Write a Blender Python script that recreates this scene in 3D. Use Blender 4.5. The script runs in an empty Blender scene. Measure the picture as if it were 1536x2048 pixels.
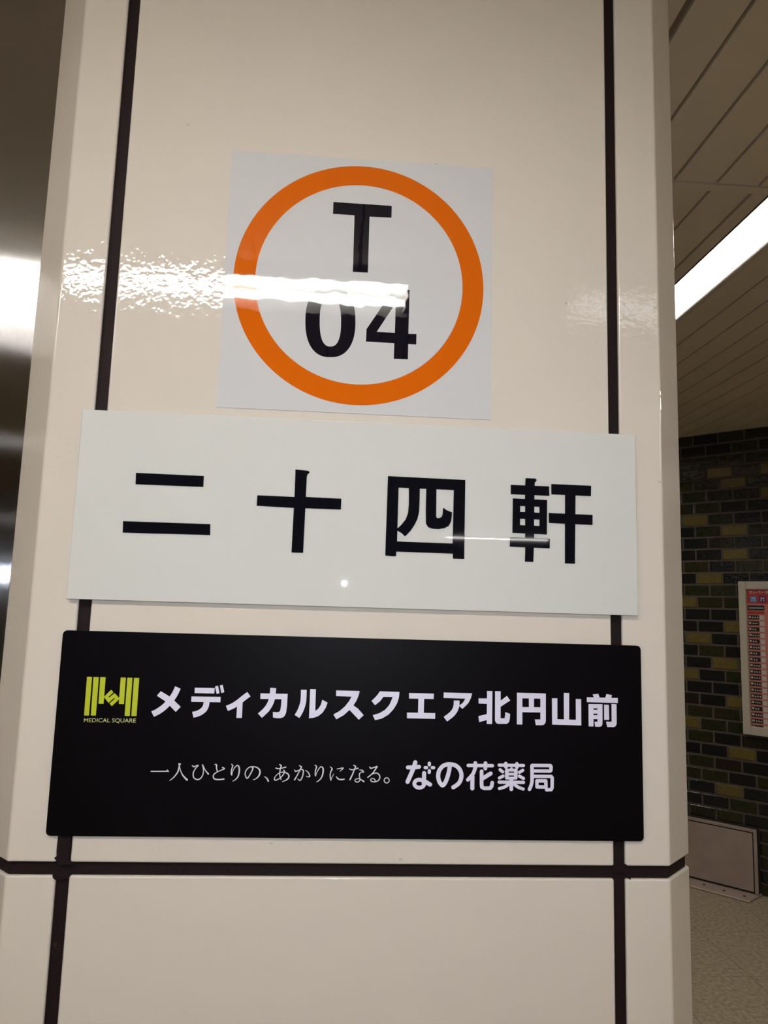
import bpy, bmesh, math, random
from mathutils import Vector
from mathutils.geometry import tessellate_polygon
random.seed(4)
COL = bpy.context.scene.collection
SC = bpy.context.scene

# ------------------------------------------------------------------ camera
F_PX, YAW, PITCH, ROLL, DIST, EYE = 1469.53, 0.06514, 0.13241, 0.02951, 0.97452, 1.5
fwd = Vector((math.sin(YAW)*math.cos(PITCH), math.cos(YAW)*math.cos(PITCH), math.sin(PITCH)))
right0 = Vector((math.cos(YAW), -math.sin(YAW), 0)); up0 = right0.cross(fwd)
rgt = right0*math.cos(ROLL) + up0*math.sin(ROLL); upv = -right0*math.sin(ROLL) + up0*math.cos(ROLL)
CAM = Vector((0, -DIST, EYE))
cd = bpy.data.cameras.new('camera'); cam = bpy.data.objects.new('camera', cd); COL.objects.link(cam)
cd.sensor_fit = 'HORIZONTAL'; cd.sensor_width = 36; cd.lens = F_PX/1536*36; cd.clip_start = 0.02
from mathutils import Matrix
M = Matrix((rgt, upv, -fwd)).transposed().to_4x4(); M.translation = CAM
cam.matrix_world = M
SC.camera = cam

# ------------------------------------------------------------------ world, light, exposure
w = bpy.data.worlds.new('world'); SC.world = w; w.use_nodes = True
w.node_tree.nodes['Background'].inputs[0].default_value = (1, .93, .82, 1)
w.node_tree.nodes['Background'].inputs[1].default_value = 0.03
SC.view_settings.view_transform = 'Standard'; SC.view_settings.look = 'None'
SC.view_settings.gamma = 1; SC.view_settings.use_curve_mapping = False
SC.view_settings.exposure = 0.13
TUBE = 36.0          # radiance of the fluorescent tubes
fl = bpy.data.lights.new('phone_flash', 'SPOT'); fl.spot_size = math.radians(128); fl.spot_blend = .85; fl.energy = 18.5; fl.color = (.84, .92, 1.06)
fl.shadow_soft_size = 0.002
flo = bpy.data.objects.new('phone_flash', fl); COL.objects.link(flo); flo.location = (.027, -DIST+.004, EYE+.066); flo.rotation_euler = (math.radians(85), 0, 0)

HC = EYE + 1.137     # ceiling
WS = 5.59            # brick wall stands where x + y = WS

def ray(x, y): return fwd + rgt*((x-768)/F_PX) - upv*((y-1024)/F_PX)
def at(x, y, Y=0.0):
    """the point of the plane y = Y that the photograph shows at a pixel (used to read lettering off flat signs)"""
    d = ray(x, y); t = (Y+DIST)/d.y
    return CAM + d*t
def atw(x, y, s=WS):
    d = ray(x, y); t = (s-(CAM.x+CAM.y))/(d.x+d.y)
    return CAM + d*t

# ------------------------------------------------------------------ helpers
def link(name, me, m=None, parent=None):
    o = bpy.data.objects.new(name, me); COL.objects.link(o)
    if m is not None and me is not None and not me.materials: me.materials.append(m)
    if parent is not None: o.parent = parent
    return o
def empty(name, loc=(0, 0, 0)):
    o = bpy.data.objects.new(name, None); COL.objects.link(o); o.location = loc; o.empty_display_size = .1
    return o
def tag(o, label=None, cat=None, group=None, kind=None):
    for k, v in (('label', label), ('category', cat), ('group', group), ('kind', kind)):
        if v: o[k] = v
    return o
def keep(o, parent):
    """parent o while its mesh is written in world coordinates"""
    o.parent = parent; o.matrix_parent_inverse = Matrix.Translation(-parent.location)
    return o
def bm_mesh(bm, name, smooth=False):
    bmesh.ops.recalc_face_normals(bm, faces=bm.faces)
    me = bpy.data.meshes.new(name); bm.to_mesh(me); bm.free()
    if smooth:
        for p in me.polygons: p.use_smooth = True
    return me
def box_bm(bm, a, b):
    vs = [bm.verts.new((x, y, z)) for x in (a[0], b[0]) for y in (a[1], b[1]) for z in (a[2], b[2])]
    for f in ((0, 1, 3, 2), (4, 6, 7, 5), (0, 4, 5, 1), (2, 3, 7, 6), (0, 2, 6, 4), (1, 5, 7, 3)):
        bm.faces.new([vs[i] for i in f])
def bevel(bm, w, seg=2):
    bmesh.ops.bevel(bm, geom=list(bm.edges), offset=w, segments=seg, profile=.5, affect='EDGES', clamp_overlap=True)
def box(name, a, b, m, parent=None, bev=0, seg=2):
    bm = bmesh.new(); box_bm(bm, a, b)
    if bev: bevel(bm, bev, seg)
    o = link(name, bm_mesh(bm, name), m)
    if parent is not None: keep(o, parent)
    return o
def prism_bm(bm, plan, z0, z1):
    lo = [bm.verts.new((x, y, z0)) for x, y in plan]; hi = [bm.verts.new((x, y, z1)) for x, y in plan]
    n = len(plan); bm.faces.new(lo[::-1]); bm.faces.new(hi)
    for i in range(n): bm.faces.new((lo[i], lo[(i+1) % n], hi[(i+1) % n], hi[i]))

# ------------------------------------------------------------------ materials
def mat(name, col, rough=.5, metal=0, spec=.5, coat=0, emit=0, bump=None, var=None, aniso=0, sss=0):
    m = bpy.data.materials.new(name); m.use_nodes = True; nt = m.node_tree; n = nt.nodes; L = nt.links
    b = n['Principled BSDF']; b.inputs['Base Color'].default_value = (*col, 1)
    b.inputs['Roughness'].default_value = rough; b.inputs['Metallic'].default_value = metal
    b.inputs['Specular IOR Level'].default_value = spec; b.inputs['Coat Weight'].default_value = coat
    b.inputs['Coat Roughness'].default_value = .02
    if emit:
        b.inputs['Emission Color'].default_value = (*col, 1); b.inputs['Emission Strength'].default_value = emit
    if sss:
        b.inputs['Subsurface Weight'].default_value = 1; b.inputs['Subsurface Radius'].default_value = (1, 1, 1)
        b.inputs['Subsurface Scale'].default_value = sss
    if aniso:
        b.inputs['Anisotropic'].default_value = aniso
    geo = n.new('ShaderNodeNewGeometry')
    if bump:       # list of (scale, strength distance)
        prev = None
        for sc, st in bump:
            tx = n.new('ShaderNodeTexNoise'); tx.inputs['Scale'].default_value = sc; tx.inputs['Detail'].default_value = 1
            mp = n.new('ShaderNodeMapping'); L.new(geo.outputs['Position'], mp.inputs[0]); L.new(mp.outputs[0], tx.inputs[0])
            bp = n.new('ShaderNodeBump'); bp.inputs['Strength'].default_value = 1; bp.inputs['Distance'].default_value = st
            L.new(tx.outputs['Fac'], bp.inputs['Height'])
            if prev: L.new(prev.outputs[0], bp.inputs['Normal'])
            prev = bp
        L.new(prev.outputs[0], b.inputs['Normal'])
        if coat: L.new(prev.outputs[0], b.inputs['Coat Normal'])
    if var:        # (scale, amount) gentle colour drift
        tx = n.new('ShaderNodeTexNoise'); tx.inputs['Scale'].default_value = var[0]; tx.inputs['Detail'].default_value = 5
        L.new(geo.outputs['Position'], tx.inputs[0])
        r = n.new('ShaderNodeValToRGB'); r.color_ramp.elements[0].position = .3; r.color_ramp.elements[1].position = .7
        a = var[1]
        r.color_ramp.elements[0].color = tuple(c*(1-a) for c in col)+(1,); r.color_ramp.elements[1].color = tuple(min(1, c*(1+a)) for c in col)+(1,)
        L.new(tx.outputs['Fac'], r.inputs[0]); L.new(r.outputs[0], b.inputs['Base Color'])
    return m

def panel_mat():
    m = mat('cream_enamel', (.66, .585, .49), .035, spec=.5, bump=[(115, .00022), (40, .00014)], var=(1.6, .03))
    nt = m.node_tree; n = nt.nodes; L = nt.links; b = n['Principled BSDF']
    src = b.inputs['Base Color'].links[0].from_socket        # sparse scuffs and specks
    geo = n.new('ShaderNodeNewGeometry'); v = n.new('ShaderNodeTexVoronoi'); v.inputs['Scale'].default_value = 9
    mp = n.new('ShaderNodeMapping'); mp.inputs['Scale'].default_value = (1, 1, 1.5); L.new(geo.outputs['Position'], mp.inputs[0]); L.new(mp.outputs[0], v.inputs[0])
    r = n.new('ShaderNodeValToRGB'); r.color_ramp.elements[0].position = .012; r.color_ramp.elements[1].position = .03
    r.color_ramp.elements[0].color = (.55, .52, .5, 1); r.color_ramp.elements[1].color = (1, 1, 1, 1)
    L.new(v.outputs['Distance'], r.inputs[0])
    mx = n.new('ShaderNodeMix'); mx.data_type = 'RGBA'; mx.blend_type = 'MULTIPLY'; mx.inputs[0].default_value = .6
    L.new(src, mx.inputs[6]); L.new(r.outputs[0], mx.inputs[7]); L.new(mx.outputs[2], b.inputs['Base Color'])
    return m
M_CREAM = panel_mat()
M_JOINT = mat('brown_sealant', (.013, .0065, .0062), .6, spec=.15, bump=[(300, .0004)])
WAVE = [(38, .00007), (9, .00012)]
M_FILM = mat('white_film', (.60, .58, .56), .02, bump=WAVE)
M_FILM_BLACK = mat('black_film', (.006, .005, .010), .02, bump=WAVE)
M_ORANGE = mat('orange_film', (.63, .118, .003), .02, bump=WAVE)
M_ACRYL = mat('milky_acrylic', (.68, .665, .615), .012, bump=[(7, .00012)], sss=.006)
M_ACRYL_BLACK = mat('black_gloss_letter', (.004, .004, .007), .03, bump=[(7, .00012)])
M_BLACK = mat('matte_black_sheet', (.0030, .0020, .0028), .42, spec=.06, bump=[(700, .00004)])
M_WHITE_PRINT = mat('pale_lilac_print', (.72, .675, .78), .45)
M_CREAM_PRINT = mat('silver_print', (.66, .64, .65), .45)
M_GREEN_PRINT = mat('lime_print', (.46, .50, .012), .45)
M_GREEN_TEXT = mat('pale_lime_print', (.52, .52, .22), .45)
M_SLAT = mat('slat_enamel', (.66, .57, .42), .55, var=(3, .05))
M_SLAT_GAP = mat('slat_gap', (.24, .17, .12), .8)
M_TUBE = mat('lit_tube', (1, .955, .885), .5, emit=TUBE)
M_LAMP = mat('lit_diffuser', (1, .94, .82), .5, emit=16)
M_BATTEN = mat('batten_diffuser', (1, .97, .94), .5, emit=30)
M_SMALL = mat('small_panel', (1, .97, .92), .5, emit=10)
M_LAMP_DIM = mat('dim_diffuser', (1, .985, .96), .5, emit=2.6)
M_REFL = mat('lamp_reflector', (.85, .85, .84), .35, bump=None)
M_TRIM_DARK = mat('darkened_trim', (.12, .10, .08), .7)
M_TRIM = mat('lamp_trim', (.62, .56, .47), .4)
M_MORTAR = mat('mortar', (.080, .062, .050), .9, var=(20, .15))
GL = [(45, .0009), (160, .0003)]
M_BR = [mat('brick_yellow', (.125, .092, .026), .16, bump=GL, var=(60, .15)),
        mat('brick_navy', (.008, .009, .009), .14, bump=GL, var=(60, .25)),
        mat('brick_green', (.017, .021, .007), .14, bump=GL, var=(60, .25)),
        mat('brick_olive', (.023, .021, .008), .14, bump=GL, var=(60, .25)),
        mat('brick_brown', (.018, .013, .009), .14, bump=GL, var=(60, .25))]
M_FLOOR = mat('floor_vinyl', (.31, .255, .18), .5, var=(55, .32), bump=[(60, .0004)])
M_FLOOR_J = mat('floor_joint', (.09, .075, .055), .8)
M_WALL = mat('hall_wall', (.60, .53, .43), .6)
M_DULLSTEEL = mat('dull_steel', (.40, .32, .28), .45, metal=.3, var=(9, .10))
M_HOLE_GAP = mat('hole_and_gap_dark', (.01, .008, .008), .8)
M_BOARD = mat('board_frame', (.46, .42, .35), .45)
M_RED = mat('poster_red', (.40, .035, .03), .4)
M_PINK = mat('poster_pink', (.50, .18, .13), .4)
M_PBLACK = mat('poster_black', (.012, .010, .012), .4)
M_PWHITE = mat('poster_white', (.52, .47, .46), .4)
M_PBLUE = mat('poster_blue', (.07, .17, .45), .4)
M_PVIOLET = mat('poster_violet', (.10, .02, .13), .4)
M_PYELLOW = mat('poster_yellow', (.50, .33, .04), .4)
def steel_mat():
    m = mat('brushed_steel', (.50, .49, .50), .07, metal=1, var=(2, .05))
    nt = m.node_tree; n = nt.nodes; L = nt.links; b = n['Principled BSDF']
    geo = n.new('ShaderNodeNewGeometry')
    wn = n.new('ShaderNodeTexWhiteNoise'); wn.noise_dimensions = '3D'          # upright hairline scratches spread the gloss sideways
    sc_ = n.new('ShaderNodeVectorMath'); sc_.operation = 'SCALE'; sc_.inputs[3].default_value = 40000
    L.new(geo.outputs['Position'], sc_.inputs[0]); L.new(sc_.outputs[0], wn.inputs[0])
    mr = n.new('ShaderNodeMapRange'); mr.inputs[3].default_value = -1; mr.inputs[4].default_value = 1
    L.new(wn.outputs['Value'], mr.inputs[0])
    ab = n.new('ShaderNodeMath'); ab.operation = 'ABSOLUTE'; L.new(mr.outputs[0], ab.inputs[0])
    m1 = n.new('ShaderNodeMath'); m1.operation = 'MULTIPLY'; L.new(mr.outputs[0], m1.inputs[0]); L.new(ab.outputs[0], m1.inputs[1])
    m2 = n.new('ShaderNodeMath'); m2.operation = 'MULTIPLY'; L.new(m1.outputs[0], m2.inputs[0]); m2.inputs[1].default_value = .58
    cx_ = n.new('ShaderNodeCombineXYZ'); L.new(m2.outputs[0], cx_.inputs[0])
    ad_ = n.new('ShaderNodeVectorMath'); ad_.operation = 'ADD'; L.new(geo.outputs['Normal'], ad_.inputs[0]); L.new(cx_.outputs[0], ad_.inputs[1])
    no = n.new('ShaderNodeVectorMath'); no.operation = 'NORMALIZE'; L.new(ad_.outputs[0], no.inputs[0]); L.new(no.outputs[0], b.inputs['Normal'])
    return m
M_STEEL = steel_mat()

# ------------------------------------------------------------------ room shell
X0, X1, Y0, Y1 = -7.0, 7.0, -13.0, 6.4
PITCH_X, PITCH_Y, FX, FY = .396, .44, 1.832, 2.268
floor = box('floor', (X0, Y0, -.1), (X1, Y1, -.004), M_FLOOR_J); tag(floor, kind='structure')
tile_bm = bmesh.new(); box_bm(tile_bm, (0, 0, -.004), (PITCH_X-.002, PITCH_Y-.002, 0)); tile_me = bm_mesh(tile_bm, 'floor_tile'); tile_me.materials.append(M_FLOOR)
rest = bmesh.new()
i0, i1 = math.floor((X0-FX)/PITCH_X)+1, math.floor((X1-FX)/PITCH_X)
j0, j1 = math.floor((Y0-FY)/PITCH_Y)+1, math.floor((Y1-FY)/PITCH_Y)
for i in range(i0, i1):
    for j in range(j0, j1):
        x, y = FX+i*PITCH_X, FY+j*PITCH_Y
        if .4 < x < 3.9 and -.6 < y < 5.0 and x+y < 5.6:
            o = bpy.data.objects.new('floor_tile', tile_me); COL.objects.link(o); o.parent = floor; o.location = (x, y, 0)
        else:
            box_bm(rest, (x, y, -.004), (x+PITCH_X-.002, y+PITCH_Y-.002, 0))
o = link('floor_tile_field', bm_mesh(rest, 'floor_tile_field'), M_FLOOR, floor); o['kind'] = 'stuff'

bm = bmesh.new()                                         # ceiling deck with an opening for the strip light
for a, b in (((X0, Y0), (1.127, Y1)), ((1.267, Y0), (X1, Y1)), ((1.127, Y0), (1.267, .800)), ((1.127, 4.2), (1.267, Y1))):
    box_bm(bm, (*a, HC+.012), (*b, HC+.1))
box_bm(bm, (1.127, .8, HC+.045), (1.267, 4.2, HC+.1))
ceil = link('ceiling', bm_mesh(bm, 'ceiling'), M_SLAT_GAP); tag(ceil, kind='structure')
xs = [.620, .7355, .849, .9645, 1.0795]
while xs[0] > X0+.12: xs.insert(0, xs[0]-.115)
near = list(xs)
while near[-1] < X1-.12: near.append(near[-1]+.115)
far = [x for x in xs] + [1.29, 1.403, 1.512, 1.620, 1.728]
while far[-1] < X1-.12: far.append(far[-1]+.109)
def slats(edges, ya, yb, skip=()):
    for a, b in zip(edges[:-1], edges[1:]):
        g0 = .008 if abs(a-.62) < .002 and ya < 0 else .004
        g1 = .008 if abs(b-.62) < .002 and ya < 0 else .004
        if any(s0 <= (a+b)/2 <= s1 for s0, s1 in skip): continue
        bm = bmesh.new(); box_bm(bm, (a+g0, ya, HC), (b-g1, yb, HC+.012))
        bmesh.ops.bevel(bm, geom=[e for e in bm.edges if all(v.co.z < HC+.001 for v in e.verts)], offset=.002, segments=1, affect='EDGES')
        link('ceiling_slat', bm_mesh(bm, 'ceiling_slat'), M_SLAT, ceil)
slats(near, Y0, .765)
slats(far, .797, Y1, skip=((1.09, 1.28),))
box('ceiling_crossbar', (X0, .772, HC-.0005), (X1, .800, HC+.012), M_SLAT).parent = ceil
box('ceiling_slat', (1.0835, .797, HC), (1.126, 4.4, HC+.012), M_SLAT).parent = ceil

# recessed strip light in the far ceiling, seen to the right of the pillar
lt = empty('strip_light', (1.197, 2.2, HC)); tag(lt, 'long glowing white strip light in the slatted ceiling beyond the pillar', 'ceiling light')
box('diffuser', (1.131, .803, HC+.036), (1.263, 4.2, HC+.040), M_LAMP, lt)
box('trough_side', (1.127, .800, HC-.004), (1.130, 4.2, HC+.034), M_TRIM_DARK, lt); box('trough_side', (1.264, .800, HC-.004), (1.267, 4.2, HC+.034), M_REFL, lt)  # left side coloured dark so the glossy bricks mirror less glow
box('trough_end', (1.130, .800, HC-.002), (1.264, .803, HC+.034), M_REFL, lt)
box('trim', (1.267, .800, HC-.006), (1.284, 4.2, HC+.01), M_TRIM, lt)

# twin tube fixtures hanging in a row behind the photographer (their light and mirror image fall on the pillar)
def twin(x0, x1, yc, label, m):
    t = empty('twin_tube_light', ((x0+x1)/2, yc, HC)); tag(t, label, 'ceiling light', 'twin tube lights behind the viewer')
    bm = bmesh.new()                                   # reflector tray: base and two sloping wings
    prof = [(-.080, 0), (-.075, -.050), (-.070, -.050), (.0, -.014), (.176, -.014), (.180, -.036), (.183, -.036), (.183, 0)]
    lo = [bm.verts.new((x0, yc+a, HC+b)) for a, b in prof]; hi = [bm.verts.new((x1, yc+a, HC+b)) for a, b in prof]
    for i in range(len(prof)-1): bm.faces.new((lo[i], lo[i+1], hi[i+1], hi[i]))
    bm.faces.new(lo); bm.faces.new(hi[::-1]); bm.faces.new((lo[0], hi[0], hi[-1], lo[-1]))
    keep(link('reflector', bm_mesh(bm, 'reflector'), M_REFL), t)
    for dy in (.154, .053):
        bm = bmesh.new(); bmesh.ops.create_cone(bm, cap_ends=True, segments=20, radius1=.0155, radius2=.0155, depth=x1-x0-.05, matrix=Matrix.Translation(((x0+x1)/2, yc+dy, HC-.042)) @ Matrix.Rotation(math.pi/2, 4, 'Y'))
        keep(link('tube', bm_mesh(bm, 'tube', True), m), t)
    for x in (x0+.012, x1-.012):
        bm = bmesh.new(); box_bm(bm, (x-.010, yc+.0, HC-.062), (x+.010, yc+.178, HC-.012)); bevel(bm, .003)
        keep(link('end_cap', bm_mesh(bm, 'end_cap'), M_REFL), t)
LY = -1.585
twin(-1.0, .235, LY, 'lit twin tube ceiling light directly behind the viewer', M_TUBE)
twin(.79, 2.02, LY, 'dim twin tube ceiling light behind the viewer, on the right', M_LAMP_DIM)
twin(-2.31, -1.07, LY, 'lit twin tube ceiling light behind the viewer, on the left', M_TUBE)
t = empty('square_light', (-4.9, -1.15, HC)); tag(t, 'small recessed square light in the hall ceiling far to the left', 'ceiling light')
box('housing', (-5.2, -1.45, HC-.03), (-4.6, -.85, HC), M_TRIM, t); box('diffuser', (-5.10, -1.35, HC-.045), (-4.70, -.95, HC-.03), M_SMALL, t, .01)
t = empty('strip_light', (3.3, -1.5, HC)); tag(t, 'added unseen strip light in the hall ceiling, brightening the right side of the pillar', 'ceiling light')  # added lamp, out of view, lifts the pillar's right cut corner
box('housing', (3.2, -4.5, HC-.02), (3.4, 1.0, HC), M_TRIM, t); box('diffuser', (3.22, -4.48, HC-.04), (3.38, .98, HC-.02), M_LAMP, t, .006)
t = empty('batten_light', (2.45, -10, HC)); tag(t, 'slim batten light far down the hall behind the viewer', 'ceiling light')
box('housing', (1.65, -10.04, HC-.015), (3.25, -9.96, HC), M_TRIM, t); box('diffuser', (1.66, -10.01, HC-.030), (3.24, -9.99, HC-.012), M_BATTEN, t, .01)

# walls
for nm, a, b in (('wall_left', (X0-.1, Y0, 0), (X0, Y1, HC)), ('wall_back', (X0, Y1, 0), (X1, Y1+.1, HC)),
                 ('wall_front', (X0, Y0-.1, 0), (X1, Y0, HC)), ('wall_east', (X1, Y0, 0), (X1+.1, Y1, HC))):
    tag(box(nm, a, b, M_WALL), kind='structure')

# ------------------------------------------------------------------ glazed brick wall, running at 45 degrees
Q = math.sqrt(.5)
WU = Vector((Q, -Q, 0)); WN = Vector((-Q, -Q, 0))          # along the wall (towards the viewer's right), out of the wall
WO = Vector((WS/2, WS/2, 0))
def wp(u, z, n=0): return WO + WU*u + WN*n + Vector((0, 0, z))
def wbox_bm(bm, u0, u1, z0, z1, n0, n1):
    vs = [bm.verts.new(wp(u, z, n)) for u in (u0, u1) for n in (n0, n1) for z in (z0, z1)]
    for f in ((0, 1, 3, 2), (4, 6, 7, 5), (0, 4, 5, 1), (2, 3, 7, 6), (0, 2, 6, 4), (1, 5, 7, 3)): bm.faces.new([vs[i] for i in f])
def wbox(name, u0, u1, z0, z1, n0, n1, m, parent=None, bev=0):
    bm = bmesh.new(); wbox_bm(bm, u0, u1, z0, z1, n0, n1)
    if bev: bevel(bm, bev, 2)
    o = link(name, bm_mesh(bm, name), m)
    if parent is not None: keep(o, parent)
    return o
U0, U1 = -3.6, 2.7
brick_wall = wbox('wall_right', U0, U1, 0, HC, -.2, -.004, M_MORTAR); tag(brick_wall, kind='structure')
ROW, BP = .0716, .15
YEL = {(0, -.752), (1, -.677), (2, -.452), (4, -.902), (5, -.677), (7, -.677), (9, -.827), (11, -.977), (13, -.677), (14, -.902),
       (16, -.752), (17, -.977), (19, -.677), (21, -.977), (23, -.677), (26, -.752)}
brick_me = []
for m in M_BR:
    bm = bmesh.new(); wbox_bm(bm, 0, .139, -.0295, .0295, -.004, 0)
    for v in bm.verts: v.co -= WO
    fe = [e for e in bm.edges if all(abs((v.co.dot(WN))) < 1e-4 for v in e.verts)]
    bmesh.ops.bevel(bm, geom=fe, offset=.0025, segments=1, affect='EDGES')
    me = bm_mesh(bm, 'brick'); me.materials.append(m); brick_me.append(me)
nb = 0
stuff = [bmesh.new() for _ in M_BR]
for k in range(-3, 37):
    zc = EYE + .889 - ROW*k
    if k % 2 == 0: ph = -.752
    else: ph = -.677
    if k >= 23 and False: pass
    z0, z1 = zc-.0295, zc+.0295
    if z0 < 0.001 or z1 > HC-.001: 
        if z1 <= .02 or z0 >= HC-.01: continue
    n0 = math.floor((U0-ph)/BP)+1; n1 = math.floor((U1-ph)/BP)-1
    for j in range(n0, n1+1):
        u = ph + j*BP
        inv = -1.2 < u < -.25
        r = random.random()
        if inv and any(kk == k and abs(uu-u) < .02 for kk, uu in YEL): ci = 0
        elif inv and -1.06 < u < -.5: ci = 1 if r < .42 else 2 if r < .66 else 3 if r < .85 else 4
        else: ci = 0 if r < .14 else 1 if r < .48 else 2 if r < .7 else 3 if r < .88 else 4
        if inv and z0 > .001 and z1 < HC-.001:
            o = bpy.data.objects.new('brick', brick_me[ci]); COL.objects.link(o); o.parent = brick_wall
            o.location = wp(u, zc, random.uniform(-.0006, .0006)); nb += 1
        else: wbox_bm(stuff[ci], u, u+.139, max(z0, .001), min(z1, HC-.001), -.004, 0)
for m, bm in zip(M_BR, stuff):
    o = link('brick_field', bm_mesh(bm, 'brick_field'), m, brick_wall); o['kind'] = 'stuff'

# stainless cover plate at the foot of the brick wall
ROOT = wp(-.9, 0, .07)
cp = empty('steel_cover', ROOT); tag(cp, 'dull stainless steel wall cover standing on the floor at the foot of the brick wall', 'wall cover')
UR, UL, ZT = -.530, -1.35, EYE-1.147
PN = (WS-5.52)/math.sqrt(2)
wbox('body', UL, UR, .012, ZT, .001, PN-.006, M_HOLE_GAP, cp)  # near-black body puts the shade of the panel gap into its colour
wbox('face_panel', UL+.03, UR-.024, .022, ZT-.024, PN-.006, PN-.001, M_DULLSTEEL, cp, .001)
wbox('frame_edge', UL, UR, ZT-.018, ZT, PN-.006, PN+.001, M_DULLSTEEL, cp, .002)
wbox('frame_edge', UR-.018, UR, .014, ZT-.018, PN-.006, PN+.001, M_DULLSTEEL, cp, .002)
bm = bmesh.new()                                           # foot plate, mitred at its right end
pts = [(UL, .002), (UL, .172), (UR-.012, .178), (UR+.006, .002)]
lo = [bm.verts.new(wp(u, .0005, n)) for u, n in pts]; hi = [bm.verts.new(wp(u, .011, n)) for u, n in pts]
bm.faces.new(lo); bm.faces.new(hi[::-1])
for i in range(4): bm.faces.new((lo[i], lo[(i+1) % 4], hi[(i+1) % 4], hi[i]))
bevel(bm, .002, 1)
foot = keep(link('foot_plate', bm_mesh(bm, 'foot_plate'), M_DULLSTEEL), cp)
def onfloor(x, y, z=.012):
    d = ray(x, y); t = (z-EYE)/d.z; return CAM + d*t
for px in ((1408, 1769), (1448, 1781), (1489, 1792)):
    P = onfloor(*px); bm = bmesh.new()
    bmesh.ops.create_cone(bm, cap_ends=True, segments=12, radius1=.008, radius2=.008, depth=.0014, matrix=Matrix.Translation(P))
    h = link('screw', bm_mesh(bm, 'screw'), M_HOLE_GAP); h.parent = foot

# ------------------------------------------------------------------ lettering tools
def font_obj(body, size, offset=0):
    cu = bpy.data.curves.new('t', 'FONT'); cu.body = body; cu.size = size; cu.offset = offset; cu.resolution_u = 4
    o = bpy.data.objects.new('t', cu); COL.objects.link(o)
    bpy.context.view_layer.update()
    me = bpy.data.meshes.new_from_object(o.evaluated_get(bpy.context.evaluated_depsgraph_get()))
    bpy.data.objects.remove(o); me.materials.clear()
    return me
# notice board on the brick wall
nbd = empty('notice_board', wp(-.50, EYE-.2, .02)); tag(nbd, 'cream framed notice board with a red and black timetable poster on the brick wall', 'notice board')
BN = .03
bu0, bu1, bz0, bz1 = -.588, .20, EYE-.641, EYE+.226
wbox('backboard', bu0+.01, bu1-.01, bz0+.01, bz1-.01, .001, BN-.012, M_BOARD, nbd)
for a in ((bu0, bu0+.040, bz0, bz1), (bu1-.040, bu1, bz0, bz1)): wbox('frame', *a, .001, BN, M_BOARD, nbd, .003)
for a in ((bu0+.040, bu1-.040, bz1-.046, bz1), (bu0+.040, bu1-.040, bz0, bz0+.048)): wbox('frame', *a, .001, BN, M_BOARD, nbd, .003)
po = keep(wbox('poster', bu0+.042, bu1-.042, bz0+.05, bz1-.048, BN-.012, BN-.010, M_PINK), nbd)
def psub(name, u0, u1, z0, z1, m, lift=.0006):
    bm = bmesh.new(); vs = [bm.verts.new(wp(u, z, BN-.010+lift)) for u, z in ((u0, z0), (u1, z0), (u1, z1), (u0, z1))]
    bm.faces.new(vs); o = link(name, bm_mesh(bm, name), m); o.parent = po
    return o
pu, pz = bu0+.044, bz1-.048                               # poster's top left
psub('header', pu, bu1-.044, pz-.080, pz, M_RED)
tm = font_obj('エレベーターのご案内', .021, .0006)
tm.transform(Matrix(((Q, 0, -Q, 0), (-Q, 0, -Q, 0), (0, 1, 0, 0), (0, 0, 0, 1))))
tx = link('title', tm, M_PWHITE); tx.location = wp(pu+.012, pz-.022, BN-.0085)
tx.parent = po
ic = [M_PBLUE, M_PVIOLET, M_PYELLOW, M_PBLUE, M_PVIOLET]
for i in range(5):
    u = pu+.016+i*.048; psub('icon', u, u+.036, pz-.072, pz-.036, ic[i], .0009)
    for a, b, c, d in ((.008, .028, -.052, -.044), (.008, .014, -.066, -.055), (.022, .028, -.066, -.055)):
        psub('icon_mark', u+a, u+b, pz+c, pz+d, M_PWHITE, .0013)
for c in range(5):
    cu_ = pu + .002 + c*.118
    psub('list_heading', cu_, cu_+.088, pz-.118, pz-.090, M_PBLACK)
    for i in range(9): psub('list_mark', cu_+.008+i*.0085, cu_+.0145+i*.0085, pz-.108, pz-.101, M_PWHITE, .0012)
    psub('list_rule', cu_, cu_+.088, pz-.139, pz-.124, M_RED, .0009)
    for r_ in range(19):
        zt = pz-.146-r_*.0342
        psub('list_row', cu_, cu_+.058, zt-.024, zt, M_PBLACK)
        psub('list_mark', cu_+.004, cu_+.016, zt-.016, zt-.005, M_PWHITE, .0012)
        rnd = random.Random(c*40+r_)
        nk = 0 if rnd.random() < .15 else rnd.choice((2, 3, 3))
        for i in range(nk): psub('list_mark', cu_+.022+i*.0125, cu_+.029+i*.0125, zt-.0165, zt-.0085, M_PWHITE, .0012)
        if nk == 0: psub('list_mark', cu_+.021, cu_+.052, zt-.014, zt-.010, M_PWHITE, .0012)
        psub('list_cell', cu_+.062, cu_+.086, zt-.025, zt, M_PWHITE)

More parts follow.
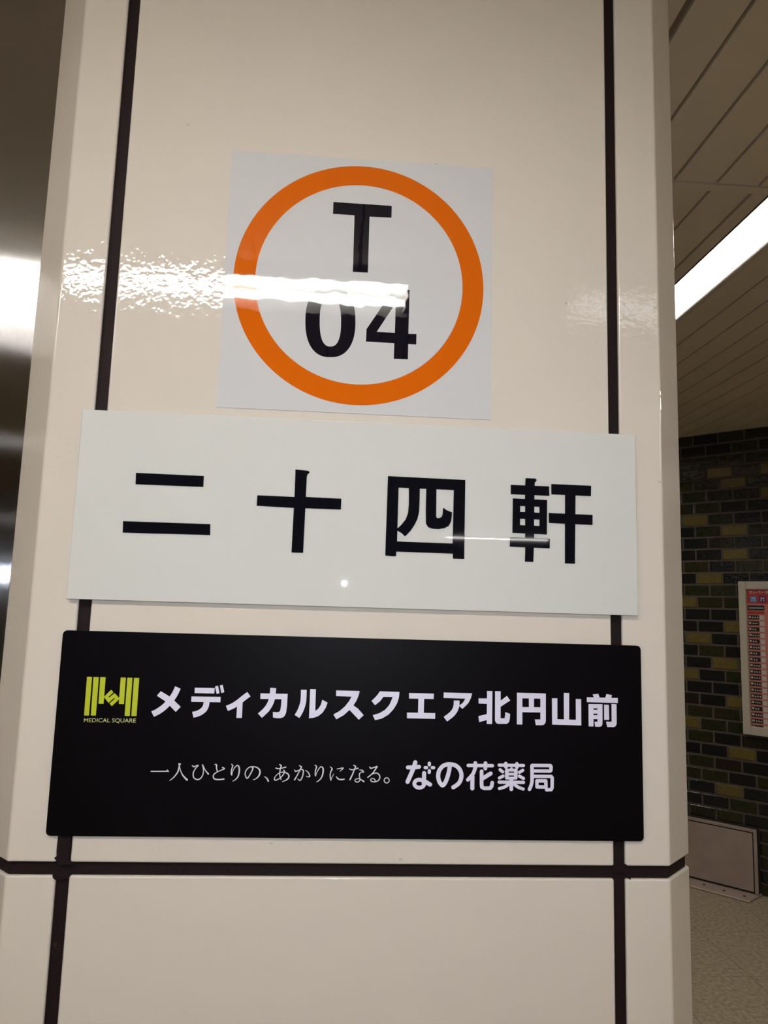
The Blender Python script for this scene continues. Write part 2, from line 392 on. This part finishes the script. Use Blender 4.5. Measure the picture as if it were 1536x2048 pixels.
# ------------------------------------------------------------------ pillar
PX0, PX1, CH, PD = -.385, .448, .050, .84
pil = empty('pillar', (.03, .42, 0)); tag(pil, 'square pillar clad in glossy cream panels with dark brown joints and cut corners', 'pillar')
GZ0, GZ1 = EYE-.3340, EYE-.3185
cd_ = .006
core = [(PX0-.0, cd_), (PX1, cd_), (PX1+CH-cd_, CH), (PX1+CH-cd_, PD-CH), (PX1, PD-cd_), (PX0, PD-cd_), (PX0-CH+cd_, PD-CH), (PX0-CH+cd_, CH)]
bm = bmesh.new(); prism_bm(bm, core, .0, HC-.0005); keep(link('joint_core', bm_mesh(bm, 'joint_core'), M_JOINT), pil)
def panel(plan, z0, z1, bev=.0028):
    """closed plan polygon of a bent panel, with a slightly uneven worn rim"""
    bm = bmesh.new(); prism_bm(bm, plan, z0, z1)
    bmesh.ops.recalc_face_normals(bm, faces=bm.faces)
    bmesh.ops.bevel(bm, geom=list(bm.edges), offset=bev, segments=3, profile=.5, affect='EDGES', clamp_overlap=True)
    me = bm_mesh(bm, 'panel')
    for p in me.polygons: p.use_smooth = True
    ob = link('panel', me, M_CREAM)
    md = ob.modifiers.new('wn', 'WEIGHTED_NORMAL'); md.keep_sharp = False; md.weight = 100
    return keep(ob, pil)
th = .0075
gl0, gl1, gr0, gr1 = -.3262, -.3100, .3740, .3892
def corner_plan(s):
    if s < 0:
        return [(gl0, 0), (PX0, 0), (PX0-CH, CH), (PX0-CH, .33), (PX0-CH+th, .33), (PX0-CH+th, CH+.003), (PX0+.003, th), (gl0, th)]
    return [(gr1, 0), (gr1, th), (PX1-.003, th), (PX1+CH-th, CH+.003), (PX1+CH-th, .33), (PX1+CH, .33), (PX1+CH, CH), (PX1, 0)]
mirY = lambda pl: [(x, PD-y) for x, y in pl][::-1]
for z0, z1 in ((GZ1, HC-.001), (.001, GZ0)):
    for pl in (corner_plan(-1), corner_plan(1)): panel(pl, z0, z1); panel(mirY(pl), z0, z1)
    c = [(gl1, 0), (gl1, th), (gr0, th), (gr0, 0)]; panel(c, z0, z1); panel(mirY(c), z0, z1)
    for xa, xb in ((PX0-CH, PX0-CH+th), (PX1+CH-th, PX1+CH)): panel([(xa, .346), (xb, .346), (xb, PD-.346), (xa, PD-.346)], z0, z1)

# sealant strands that overrun the panel rims at the crossings
for (cx, cz, pts) in ((0, 0, [(108, 1716), (113, 1722), (117, 1730), (143, 1730), (146, 1723), (139, 1722), (139, 1700), (141, 1690), (139, 1672), (116, 1672), (113, 1700), (113, 1712)]),
                      (0, 0, [(105, 1755), (110, 1760), (137, 1757), (140, 1752), (140, 1740), (105, 1740)]),
                      (0, 0, [(1228, 1728), (1226, 1732), (1226, 1745), (1255, 1745), (1258, 1733), (1251, 1728)]),
                      (0, 0, [(1250, 1755), (1254, 1755), (1261, 1760), (1262, 1745), (1250, 1745)])):
    bm = bmesh.new(); vs = [bm.verts.new(at(x, y, -.0001)) for x, y in pts]; f = bm.faces.new(vs)
    keep(link('sealant_smear', bm_mesh(bm, 'sealant_smear'), M_JOINT), pil)

# ------------------------------------------------------------------ stainless wall beside the pillar
sp = box('wall_steel', (-2.3, .06, 0), (PX0-CH-.002, .14, HC-.0005), M_STEEL); tag(sp, kind='structure')
sp.name = 'wall_side'

# ------------------------------------------------------------------ signs
def fr(ox, oy, s): return lambda x, y: (ox+x/s, oy+y/s)
class Ink:
    """flat print on the plane y = Y: outlines and brush strokes read from the photograph"""
    def __init__(self, Y, frame): self.Y, self.f, self.v, self.t, self.k = Y, frame, [], [], 0
    def P(self, x, y):
        self.k += 1
        p = at(*self.f(x, y), self.Y); return (p.x, self.Y-.000012*(self.layer), p.z)
    layer = 0
    def poly(self, *loops):
        self.layer += 1
        ls = [[Vector(self.P(x, y)) for x, y in l] for l in loops]
        base = len(self.v)
        for l in ls: self.v += [tuple(p) for p in l]
        self.t += [tuple(base+i for i in tri) for tri in tessellate_polygon(ls)]
        return self
    def stroke(self, pts, w=None, cap='round', smooth=True, n=7):
        pts = [(p[0], p[1], (w if w is not None else p[2])) for p in pts]
        if smooth and len(pts) > 2:
            out = []
            for i in range(len(pts)-1):
                p0, p1, p2, p3 = pts[max(i-1, 0)], pts[i], pts[i+1], pts[min(i+2, len(pts)-1)]
                for j in range(n):
                    t = j/n
                    out.append(tuple(.5*((2*b)+(-a+c)*t+(2*a-5*b+4*c-d)*t*t+(-a+3*b-3*c+d)*t**3) for a, b, c, d in zip(p0, p1, p2, p3)))
            out.append(pts[-1]); pts = out
        m = len(pts)
        nor = []
        for i in range(m):
            a, b = pts[max(i-1, 0)], pts[min(i+1, m-1)]
            dx, dy = b[0]-a[0], b[1]-a[1]; l = math.hypot(dx, dy) or 1
            nor.append((-dy/l, dx/l))
        if not smooth: 
            for i in range(m-1):
                (x, y, ww), (x2, y2, w2) = pts[i], pts[i+1]
                dx, dy = x2-x, y2-y; l = math.hypot(dx, dy) or 1; nx, ny = -dy/l, dx/l
                self.poly([(x+nx*ww/2, y+ny*ww/2), (x2+nx*w2/2, y2+ny*w2/2), (x2-nx*w2/2, y2-ny*w2/2), (x-nx*ww/2, y-ny*ww/2)])
                if 0 < i: self.disc(x, y, ww/2)
        else:
            for i in range(m-1):
                self.layer += .12; b0 = len(self.v)
                (x, y, ww), (x2, y2, w2) = pts[i], pts[i+1]; (nx, ny), (mx, my) = nor[i], nor[i+1]
                self.v += [self.P(x+nx*ww/2, y+ny*ww/2), self.P(x2+mx*w2/2, y2+my*w2/2), self.P(x2-mx*w2/2, y2-my*w2/2), self.P(x-nx*ww/2, y-ny*ww/2)]
                self.t.append((b0, b0+1, b0+2, b0+3))
                if i > 0 and cap == 'round': self.disc(x, y, ww/2, 8)
        if cap == 'round':
            self.disc(pts[0][0], pts[0][1], pts[0][2]/2); self.disc(pts[-1][0], pts[-1][1], pts[-1][2]/2)
        return self
    def disc(self, x, y, r, n=16):
        return self.poly([(x+r*math.cos(2*math.pi*i/n), y+r*math.sin(2*math.pi*i/n)) for i in range(n)])
    def ring(self, cx, cy, a, b, a2, b2, n=64, e=2.0, e2=2.0):
        def L(a, b, e): return [(cx+a*math.copysign(abs(math.cos(q))**(2/e), math.cos(q)), cy+b*math.copysign(abs(math.sin(q))**(2/e), math.sin(q))) for q in [2*math.pi*i/n for i in range(n)]]
        o, i_ = L(a, b, e), L(a2, b2, e2); self.layer += 1; base = len(self.v)
        self.v += [self.P(*p) for p in o]+[self.P(*p) for p in i_]
        for i in range(n): self.t.append((base+i, base+(i+1) % n, base+n+(i+1) % n, base+n+i))
        return self
    def build(self, name, m, parent, label=None):
        me = bpy.data.meshes.new(name); me.from_pydata(self.v, [], self.t)
        bm = bmesh.new(); bm.from_mesh(me)
        for f in bm.faces:
            if f.normal.y > 0: f.normal_flip()
        bm.to_mesh(me); bm.free()
        o = link(name, me, m); keep(o, parent)
        if label: o['label'] = label
        return o

# --- station number square: thin white film with an orange ring
S1 = -.0012
sq = empty('station_number_sign', (.020, 0, EYE+.264)); tag(sq, 'white square sticker with an orange ring around T 04, above the long white sign', 'sign')
def sc(v, Y): return v*(DIST+Y)/DIST       # photo-plane size at a plane proud of the pillar face
box('sheet', (sc(-.1664, S1), S1, EYE+sc(.2637, S1)), (sc(.2064, S1), -.00005, EYE+sc(.2637+.3728, S1)), M_FILM, sq)
bm = bmesh.new(); N = 128; cx, cz = sc(.0203, S1), EYE+sc(.4506, S1)
o_ = [bm.verts.new((cx+sc(.1744, S1)*math.cos(2*math.pi*i/N), S1-.0001, cz+sc(.1752, S1)*math.sin(2*math.pi*i/N))) for i in range(N)]
i_ = [bm.verts.new((cx+sc(.1446, S1)*math.cos(2*math.pi*i/N), S1-.0001, cz+sc(.1460, S1)*math.sin(2*math.pi*i/N))) for i in range(N)]
for i in range(N): bm.faces.new((o_[i], o_[(i+1) % N], i_[(i+1) % N], i_[i]))
me = bm_mesh(bm, 'ring')
if me.polygons[0].normal.y > 0: me.flip_normals()
keep(link('ring', me, M_ORANGE), sq)['label'] = 'orange ring'
f7 = fr(430, 290, 2.695); f0 = fr(590, 560, 5.908)
Ink(S1-.0001, f7).poly([(638, 307), (953, 328), (951, 392), (833, 386), (824, 688), (743, 684), (752, 379), (636, 371)]).build('letter', M_FILM_BLACK, sq, 'black letter T')
Ink(S1-.0001, f0).ring(418, 490, 296, 423, 126, 296, 72, 2.35, 2.5).build('digit', M_FILM_BLACK, sq, 'black digit 0')
Ink(S1-.0001, f0).poly([(1165, 112), (1354, 118), (1340, 635), (1435, 638), (1433, 762), (1338, 758), (1334, 938), (1168, 932), (1173, 746), (838, 728), (845, 580)],
                       [(966, 612), (1180, 625), (1190, 272)]).build('digit', M_FILM_BLACK, sq, 'black digit 4')

# --- station name sign: milky acrylic plate
S2 = -.0080
nm = empty('station_name_sign', (.03, 0, EYE)); tag(nm, 'long white acrylic sign with four black characters 二十四軒 on the pillar', 'sign')
box('plate', (sc(-.3414, S2), S2, EYE+sc(.0022, S2)), (sc(.4111, S2), S2+.0055, EYE+sc(.2521, S2)), M_ACRYL, nm, .0006, 2)
box('spacer', (-.325, S2+.0056, EYE+.010), (.395, -.00005, EYE+.240), M_TRIM, nm)
I2 = S2-.0002
a1 = fr(120, 810, 2.648)
Ink(I2, a1).poly([(402, 359), (762, 376), (759, 434), (400, 420)]).poly([(334, 615), (796, 631), (795, 689), (332, 676)]).build('character', M_ACRYL_BLACK, nm)
a2 = fr(490, 920, 7.314)
Ink(I2, a2).poly([(738, 138), (922, 157), (944, 172), (940, 190), (915, 212), (905, 240), (890, 540), (1410, 566), (1402, 726), (882, 706), (850, 1358), (680, 1354), (714, 702), (172, 670), (180, 516), (724, 540)]).build('character', M_ACRYL_BLACK, nm)
a3 = fr(760, 930, 7.68)
k = Ink(I2, a3)
k.poly([(123, 170), (1310, 230), (1306, 393), (121, 341)])
k.poly([(123, 172), (290, 180), (262, 1180), (245, 1400), (195, 1402), (80, 1390)])
k.poly([(1138, 225), (1310, 230), (1293, 1445), (1120, 1440), (1115, 1200)])
k.poly([(258, 1174), (1118, 1206), (1116, 1362), (250, 1331)])
k.poly([(443, 340), (612, 345), (608, 560), (600, 720), (575, 830), (530, 920), (470, 1010), (385, 1098), (330, 1045), (258, 1003), (258, 970), (275, 968), (330, 915), (395, 835), (430, 740), (443, 600)])
k.poly([(710, 350), (868, 350), (862, 790), (875, 815), (905, 817), (943, 802), (962, 760), (970, 653), (1020, 692), (1105, 727), (1102, 800), (1090, 870), (1055, 935), (990, 970), (900, 985), (800, 978), (740, 955), (705, 900), (703, 700)])
k.build('character', M_ACRYL_BLACK, nm)
a4 = fr(1005, 940, 7.68)
k = Ink(I2, a4)
k.poly([(355, 125), (505, 132), (523, 148), (520, 172), (498, 190), (494, 240), (490, 460), (345, 460), (348, 240)])
k.poly([(348, 960), (485, 965), (482, 1200), (472, 1412), (344, 1408), (350, 1180)])
k.poly([(127, 228), (716, 252), (720, 398), (127, 372)])
k.poly([(158, 436), (685, 460), (682, 992), (152, 966)], [(270, 552), (348, 556), (348, 645), (270, 642)], [(488, 562), (568, 566), (568, 658), (488, 652)],
       [(270, 750), (348, 752), (348, 850), (268, 846)], [(485, 758), (568, 762), (568, 860), (485, 855)])
k.poly([(115, 1035), (728, 1058), (725, 1204), (112, 1178)])
k.poly([(748, 215), (1362, 242), (1358, 402), (750, 375)]).poly([(710, 660), (1384, 690), (1382, 845), (712, 814)]).poly([(960, 300), (1122, 305), (1112, 1440), (958, 1435)])
k.build('character', M_ACRYL_BLACK, nm)

# --- pharmacy advertisement: matte black sheet
S3 = -.0048
ad = empty('advertisement_sign', (.035, 0, EYE-.288)); tag(ad, 'long matte black advertising sign with a lime logo and white lettering, lowest on the pillar', 'sign')
xa, xb, za, zb = sc(-.3418, S3), sc(.4138, S3), EYE+sc(-.2874, S3), EYE+sc(-.0376, S3)
bm = bmesh.new(); pl = []
R_ = .0055
for (qx, qz, q0) in ((xb-R_, zb-R_, 0), (xa+R_, zb-R_, 90), (xa+R_, za+R_, 180), (xb-R_, za+R_, 270)):
    for i in range(7):
        q = math.radians(q0+i*15); pl.append((qx+R_*math.cos(q), qz+R_*math.sin(q)))
fr_ = [bm.verts.new((x, S3, z)) for x, z in pl]; bk_ = [bm.verts.new((x, -.00005, z)) for x, z in pl]
bm.faces.new(fr_); bm.faces.new(bk_[::-1])
for i in range(len(pl)): bm.faces.new((fr_[i], bk_[i], bk_[(i+1) % len(pl)], fr_[(i+1) % len(pl)]))
keep(link('sheet', bm_mesh(bm, 'sheet'), M_BLACK), ad)
I3 = S3-.0001
A = fr(290, 1360, 7.68); B = fr(480, 1360, 7.68); C = fr(660, 1360, 7.68); D = fr(850, 1370, 7.68); E_ = fr(1020, 1370, 6.678); F_ = fr(800, 1510, 9.6); G_ = fr(925, 1510, 7.68)
PXF = lambda x, y: (x, y)
def ink(f): return Ink(I3, f)
def done(k): return k.build('letter', M_WHITE_PRINT, ad)
k = ink(A); k.stroke([(505, 115), (455, 220), (385, 320), (300, 410), (205, 480), (117, 524)], 92, 'flat'); k.poly([(182, 240), (243, 173), (345, 232), (450, 315), (548, 413), (472, 490), (383, 398), (310, 325)]); done(k)
k = ink(A); k.poly([(765, 118), (1070, 124), (1064, 208), (762, 200)]).poly([(1075, 98), (1122, 86), (1145, 203), (1100, 215)]).poly([(1150, 85), (1193, 73), (1218, 187), (1172, 200)])
k.poly([(714, 252), (1162, 260), (1158, 342), (710, 334)]).stroke([(946, 300), (942, 370), (915, 440), (860, 490), (800, 518), (735, 534)], 90, 'flat'); done(k)
k = ink(PXF); k.stroke([(453.7, 1416.8), (465.8, 1411.6), (477.5, 1404), (488, 1395.5), (497.8, 1388.4)], 10.9, 'flat').poly([(474.6, 1405), (485.4, 1402), (483.7, 1436), (472.8, 1435.8)]); done(k)
k = ink(B); k.poly([(315, 205), (732, 213), (728, 297), (313, 290)]).stroke([(510, 122), (503, 215), (490, 290), (460, 370), (400, 460), (306, 548)], 90, 'flat')
k.poly([(640, 211), (732, 213), (722, 400), (708, 500), (690, 545), (660, 575), (620, 586), (560, 586), (506, 575), (506, 490), (560, 495), (600, 490), (618, 470), (630, 400), (638, 290)]); done(k)
k = ink(B); k.stroke([(980, 150), (978, 250), (968, 350), (940, 440), (910, 505), (876, 560)], 88, 'flat').poly([(1078, 140), (1166, 142), (1155, 475), (1200, 445), (1240, 385), (1265, 305), (1345, 347), (1320, 420), (1270, 500), (1200, 555), (1130, 580), (1060, 588)]); done(k)
k = ink(C); k.poly([(95, 160), (455, 170), (440, 235), (410, 310), (360, 390), (430, 440), (517, 540), (442, 610), (300, 460), (210, 540), (98, 603), (52, 530), (150, 475), (230, 405), (290, 330), (332, 256), (93, 246)]); done(k)
k = ink(C); k.poly([(765, 174), (1068, 183), (1058, 270), (1030, 360), (975, 450), (900, 530), (800, 590), (692, 617), (657, 540), (760, 510), (850, 455), (910, 385), (945, 310), (962, 260), (820, 258), (770, 325), (692, 387), (638, 322), (700, 260), (740, 215)]); done(k)
k = ink(PXF); k.poly([(818.1, 1386), (867.8, 1387.2), (867.2, 1398.1), (818.1, 1397)]).poly([(836.8, 1395), (848.3, 1395.8), (847.5, 1427), (836, 1427)]).poly([(814, 1425.1), (870.4, 1426.3), (870.1, 1437.6), (814, 1436.6)]); done(k)
k = ink(D); k.poly([(288, 115), (724, 128), (705, 200), (665, 280), (575, 368), (522, 318), (580, 275), (620, 210), (286, 198)]).stroke([(486, 238), (483, 310), (462, 380), (410, 450), (313, 525)], 88, 'flat'); done(k)
k = ink(D); k.poly([(953, 93), (1036, 94), (1030, 600), (948, 598)]).poly([(822, 206), (960, 207), (960, 290), (824, 284)]).poly([(820, 478), (960, 445), (960, 535), (832, 570)])
k.poly([(1076, 96), (1162, 97), (1160, 510), (1222, 512), (1230, 470), (1234, 415), (1307, 445), (1300, 530), (1290, 570), (1255, 598), (1120, 598), (1090, 580), (1074, 545)]).poly([(1155, 245), (1258, 167), (1308, 238), (1155, 338)]); done(k)
k = ink(E_); k.poly([(93, 103), (478, 114), (476, 184), (93, 176)]).poly([(93, 103), (165, 105), (165, 528), (91, 526)]).poly([(406, 112), (478, 114), (478, 480), (470, 510), (450, 532), (420, 537), (345, 536), (332, 460), (406, 460)])
k.poly([(252, 108), (320, 108), (320, 330), (252, 330)]).poly([(93, 293), (478, 299), (478, 368), (93, 362)]); done(k)
k = ink(E_); k.poly([(560, 178), (633, 178), (633, 457), (720, 460), (718, 106), (790, 108), (790, 462), (880, 465), (878, 186), (950, 188), (952, 540), (562, 528)]); done(k)
k = ink(E_); k.poly([(1026, 163), (1440, 174), (1440, 242), (1026, 228)]).poly([(1104, 126), (1180, 118), (1198, 175), (1124, 175)]).poly([(1288, 122), (1362, 134), (1350, 182), (1270, 176)])
k.poly([(1048, 254), (1115, 255), (1115, 553), (1050, 553)]).poly([(1048, 254), (1232, 256), (1232, 312), (1048, 310)]).poly([(1168, 256), (1235, 257), (1235, 520), (1225, 548), (1200, 557), (1138, 556), (1128, 490), (1168, 490)])
k.poly([(1110, 330), (1175, 330), (1175, 382), (1110, 382)]).poly([(1110, 403), (1175, 403), (1175, 455), (1110, 455)]).poly([(1256, 262), (1320, 264), (1324, 466), (1258, 465)])
k.poly([(1355, 253), (1422, 256), (1424, 520), (1410, 550), (1385, 562), (1298, 560), (1282, 490), (1357, 490)]); done(k)
# rounded pharmacy name
k = ink(F_); k.stroke([(152, 238), (250, 238), (364, 226)], 78).stroke([(293, 140), (255, 260), (145, 512)], 82).stroke([(462, 345), (460, 440), (455, 545)], 78)
k.ring(370, 548, 131, 114, 60, 39, 48).stroke([(470, 500), (575, 565)], 80, smooth=False)
for p in (((562, 155), (562, 186)), ((562, 300), (560, 330)), ((482, 241), (508, 241)), ((618, 241), (645, 241))): k.stroke(p, 62, smooth=False)
for p in ([(532, 186), (592, 186), (562, 222)], [(532, 300), (592, 300), (562, 262)], [(508, 212), (508, 271), (543, 241)], [(618, 212), (618, 271), (581, 241)]): k.poly(p)
done(k)
k = ink(F_); k.stroke([(957, 185), (945, 290), (915, 410), (872, 520), (822, 580), (778, 550), (744, 480), (732, 390), (755, 290), (820, 212), (895, 180), (970, 177), (1060, 197), (1138, 265), (1176, 370), (1160, 475), (1110, 553), (1020, 614)], 80); done(k)
k = ink(G_); k.stroke([(88, 160), (458, 165)], 52, smooth=False).stroke([(197, 122), (196, 200)], 58, smooth=False).stroke([(195, 200), (160, 290), (82, 380)], 56).stroke([(352, 125), (350, 206)], 58, smooth=False)
k.stroke([(152, 330), (150, 512)], 62, smooth=False).stroke([(292, 250), (292, 450), (298, 492), (330, 510), (420, 510), (447, 480), (455, 425)], 57, smooth=False).stroke([(430, 283), (315, 355)], 62, smooth=False); done(k)
k = ink(G_); k.stroke([(563, 155), (936, 162)], 48, smooth=False).stroke([(665, 132), (667, 184)], 56, smooth=False).stroke([(835, 134), (835, 188)], 54, smooth=False)
k.stroke([(680, 236), (680, 350)], 56, smooth=False).stroke([(820, 238), (818, 350)], 54, smooth=False).stroke([(682, 231), (816, 232)], 44, smooth=False).stroke([(690, 293), (808, 293)], 42, smooth=False).stroke([(682, 355), (816, 355)], 44, smooth=False).stroke([(752, 208), (750, 235)], 42, smooth=False)
for p in (((576, 225), (616, 258)), ((925, 233), (875, 265)), ((566, 352), (622, 322)), ((873, 323), (935, 359))): k.stroke(p, 48, smooth=False)
k.stroke([(562, 415), (935, 420)], 50, smooth=False).stroke([(748, 365), (748, 525)], 56, smooth=False).stroke([(722, 440), (650, 487), (566, 513)], 48).stroke([(782, 440), (850, 490), (930, 520)], 48); done(k)
k = ink(G_); k.stroke([(1070, 160), (1350, 163), (1360, 185), (1357, 238), (1345, 246), (1075, 245)], 52, smooth=False).stroke([(1066, 162), (1068, 300), (1066, 400), (1052, 465), (1027, 525)], 54)
k.stroke([(1075, 325), (1360, 328), (1376, 350), (1374, 500), (1360, 530), (1290, 532)], 52, smooth=False).stroke([(1140, 395), (1277, 396), (1280, 490), (1142, 488), (1140, 395)], 52, smooth=False); k.disc(1140, 395, 26); done(k)
# brush-styled slogan, strokes of varying width
H1 = fr(290, 1510, 12.8); H2 = fr(400, 1510, 10.971); H3 = fr(530, 1510, 10.971); H4 = fr(650, 1510, 10.24)
def brush(f, strokes, polys=()):
    k = ink(f)
    for s in strokes: k.stroke([(x, y, w*.86) for x, y, w in s])
    for p in polys: k.poly(p)
    k.build('letter', M_CREAM_PRINT, ad)
brush(H1, [], [[(145, 405), (540, 403), (578, 370), (622, 432), (145, 432)]])
brush(H1, [[(884, 225, 40), (872, 320, 40), (835, 440, 36), (760, 545, 32), (690, 610, 28), (632, 652, 18)], [(890, 300, 20), (915, 400, 24), (960, 500, 36), (1020, 575, 50), (1078, 630, 58)]], [[(855, 200), (930, 220), (905, 255), (860, 250)]])
brush(H1, [[(1215, 270, 30), (1250, 300, 36), (1300, 280, 30), (1360, 268, 44), (1330, 300, 30), (1265, 390, 30), (1235, 490, 34), (1255, 580, 34), (1335, 625, 34), (1420, 600, 32), (1480, 510, 30), (1500, 400, 28), (1490, 300, 34), (1480, 250, 40)], [(1500, 285, 28), (1541, 372, 28), (1592, 440, 36), (1627, 480, 44)]])
brush(H2, [[(325, 205, 20), (362, 218, 36), (362, 280, 30), (378, 350, 28)], [(490, 268, 18), (532, 297, 34), (480, 325, 24), (380, 370, 24), (310, 420, 28), (293, 475, 30), (320, 520, 32), (400, 535, 32), (525, 525, 36)]])
brush(H2, [[(690, 200, 18), (718, 235, 30), (700, 300, 28), (685, 390, 28), (697, 435, 32)], [(700, 420, 20), (715, 370, 18), (750, 295, 20), (795, 240, 24), (835, 228, 30), (862, 280, 38), (862, 370, 36), (835, 470, 30), (780, 535, 26), (720, 568, 16)]])
brush(H2, [[(1150, 275, 30), (1160, 300, 30), (1120, 390, 28), (1060, 490, 28), (1028, 508, 30), (1000, 460, 26), (992, 400, 26), (1020, 325, 24), (1090, 264, 26), (1180, 254, 26), (1260, 275, 32), (1312, 330, 38), (1315, 400, 38), (1280, 470, 32), (1230, 515, 24), (1170, 538, 14)]])
brush(H2, [[(1410, 472, 14), (1465, 510, 32), (1498, 570, 42)]])
brush(H3, [[(235, 285, 24), (290, 300, 26), (360, 290, 22), (455, 265, 32)], [(320, 205, 20), (355, 235, 34), (340, 290, 28), (325, 380, 26), (325, 450, 26), (352, 528, 30)],
           [(410, 325, 20), (428, 358, 26), (400, 430, 24), (330, 500, 22), (260, 542, 26), (212, 542, 26), (215, 490, 22), (260, 430, 20), (330, 385, 22), (400, 368, 24), (470, 385, 28), (520, 430, 34), (520, 490, 34), (470, 540, 28), (385, 575, 18)]])
brush(H3, [[(650, 325, 20), (670, 358, 30), (740, 335, 24), (800, 315, 26), (838, 335, 32), (838, 400, 28), (815, 490, 28), (768, 555, 28), (720, 520, 16)], [(755, 230, 20), (798, 260, 34), (775, 310, 26), (720, 420, 26), (650, 540, 32)],
           [(890, 330, 14), (940, 370, 26), (975, 430, 30), (972, 472, 28), (905, 462, 14)]])
brush(H3, [[(1095, 220, 18), (1130, 255, 30), (1110, 330, 28), (1102, 410, 26), (1110, 458, 28)], [(1116, 440, 18), (1130, 400, 18), (1170, 320, 20), (1215, 262, 24), (1250, 260, 30), (1275, 300, 36), (1272, 390, 36), (1245, 480, 30), (1195, 545, 24), (1135, 585, 16)]])
brush(H4, [[(105, 240, 16), (145, 280, 28), (120, 340, 26), (105, 420, 26), (120, 515, 26)], [(124, 500, 18), (145, 450, 18), (180, 385, 12)], [(245, 285, 16), (310, 272, 24), (372, 268, 28), (305, 332, 12)], [(228, 435, 14), (265, 480, 30), (320, 500, 32), (390, 492, 32)]])
brush(H4, [[(500, 285, 18), (545, 302, 24), (610, 290, 22), (675, 270, 30)], [(585, 208, 20), (625, 235, 34), (605, 290, 26), (560, 400, 28), (510, 505, 30)],
           [(705, 303, 14), (765, 312, 26), (788, 345, 26)], [(788, 345, 24), (740, 350, 20), (705, 385, 24), (705, 440, 24), (718, 500, 26), (695, 535, 26), (655, 550, 26), (614, 528, 22), (625, 492, 20), (680, 478, 20), (740, 500, 24), (793, 535, 32)]])
brush(H4, [[(915, 245, 22), (940, 272, 32), (1000, 255, 24), (1062, 237, 36)], [(1062, 245, 34), (1000, 340, 24), (935, 410, 24), (878, 453, 28)], [(925, 418, 18), (990, 378, 24), (1060, 368, 26), (1112, 410, 28), (1120, 470, 28), (1085, 522, 26), (1010, 546, 26), (945, 530, 24), (938, 492, 22), (975, 475, 22), (1010, 490, 22), (1032, 530, 24)]])
k = ink(H4); k.ring(1263, 520, 61, 63, 42, 43, 32); k.build('letter', M_CREAM_PRINT, ad)
# lime logo
lg = fr(130, 1330, 7.68)
for q in ([(338, 182), (416, 184), (368, 776), (292, 774)], [(438, 185), (520, 187), (474, 776), (397, 775)], [(542, 187), (624, 188), (592, 597), (514, 595)], [(856, 192), (936, 194), (905, 600), (826, 598)], [(958, 195), (1037, 196), (993, 783), (915, 782)], [(1060, 197), (1140, 199), (1098, 785), (1018, 784)]):
    ink(lg).poly(q).build('logo_bar', M_GREEN_PRINT, ad)
ink(lg).poly([(710, 380), (745, 418), (666, 492), (680, 500), (762, 432), (835, 508), (835, 524), (718, 632), (683, 592), (768, 515), (752, 508), (668, 582), (597, 490)]).build('logo_mark', M_GREEN_PRINT, ad)
tm = font_obj('MEDICAL SQUARE', 1.0, .004)
xs_ = [v.co.x for v in tm.vertices]; ys_ = [v.co.y for v in tm.vertices]
mx0, mx1, my0, my1 = min(xs_), max(xs_), min(ys_), max(ys_)
for v in tm.vertices:
    s_, t_ = (v.co.x-mx0)/(mx1-mx0), (v.co.y-my0)/(my1-my0)
    px = 290+s_*(1088-290)-8*(1-t_)+4; py = 890+6*s_-(74*t_)
    p = at(*lg(px, py), I3); v.co = (p.x, I3, p.z)
keep(link('caption', tm, M_GREEN_TEXT), ad)
bm = bmesh.new(); bm.from_mesh(tm)
for f in bm.faces:
    if f.normal.y > 0: f.normal_flip()
bm.to_mesh(tm); bm.free()
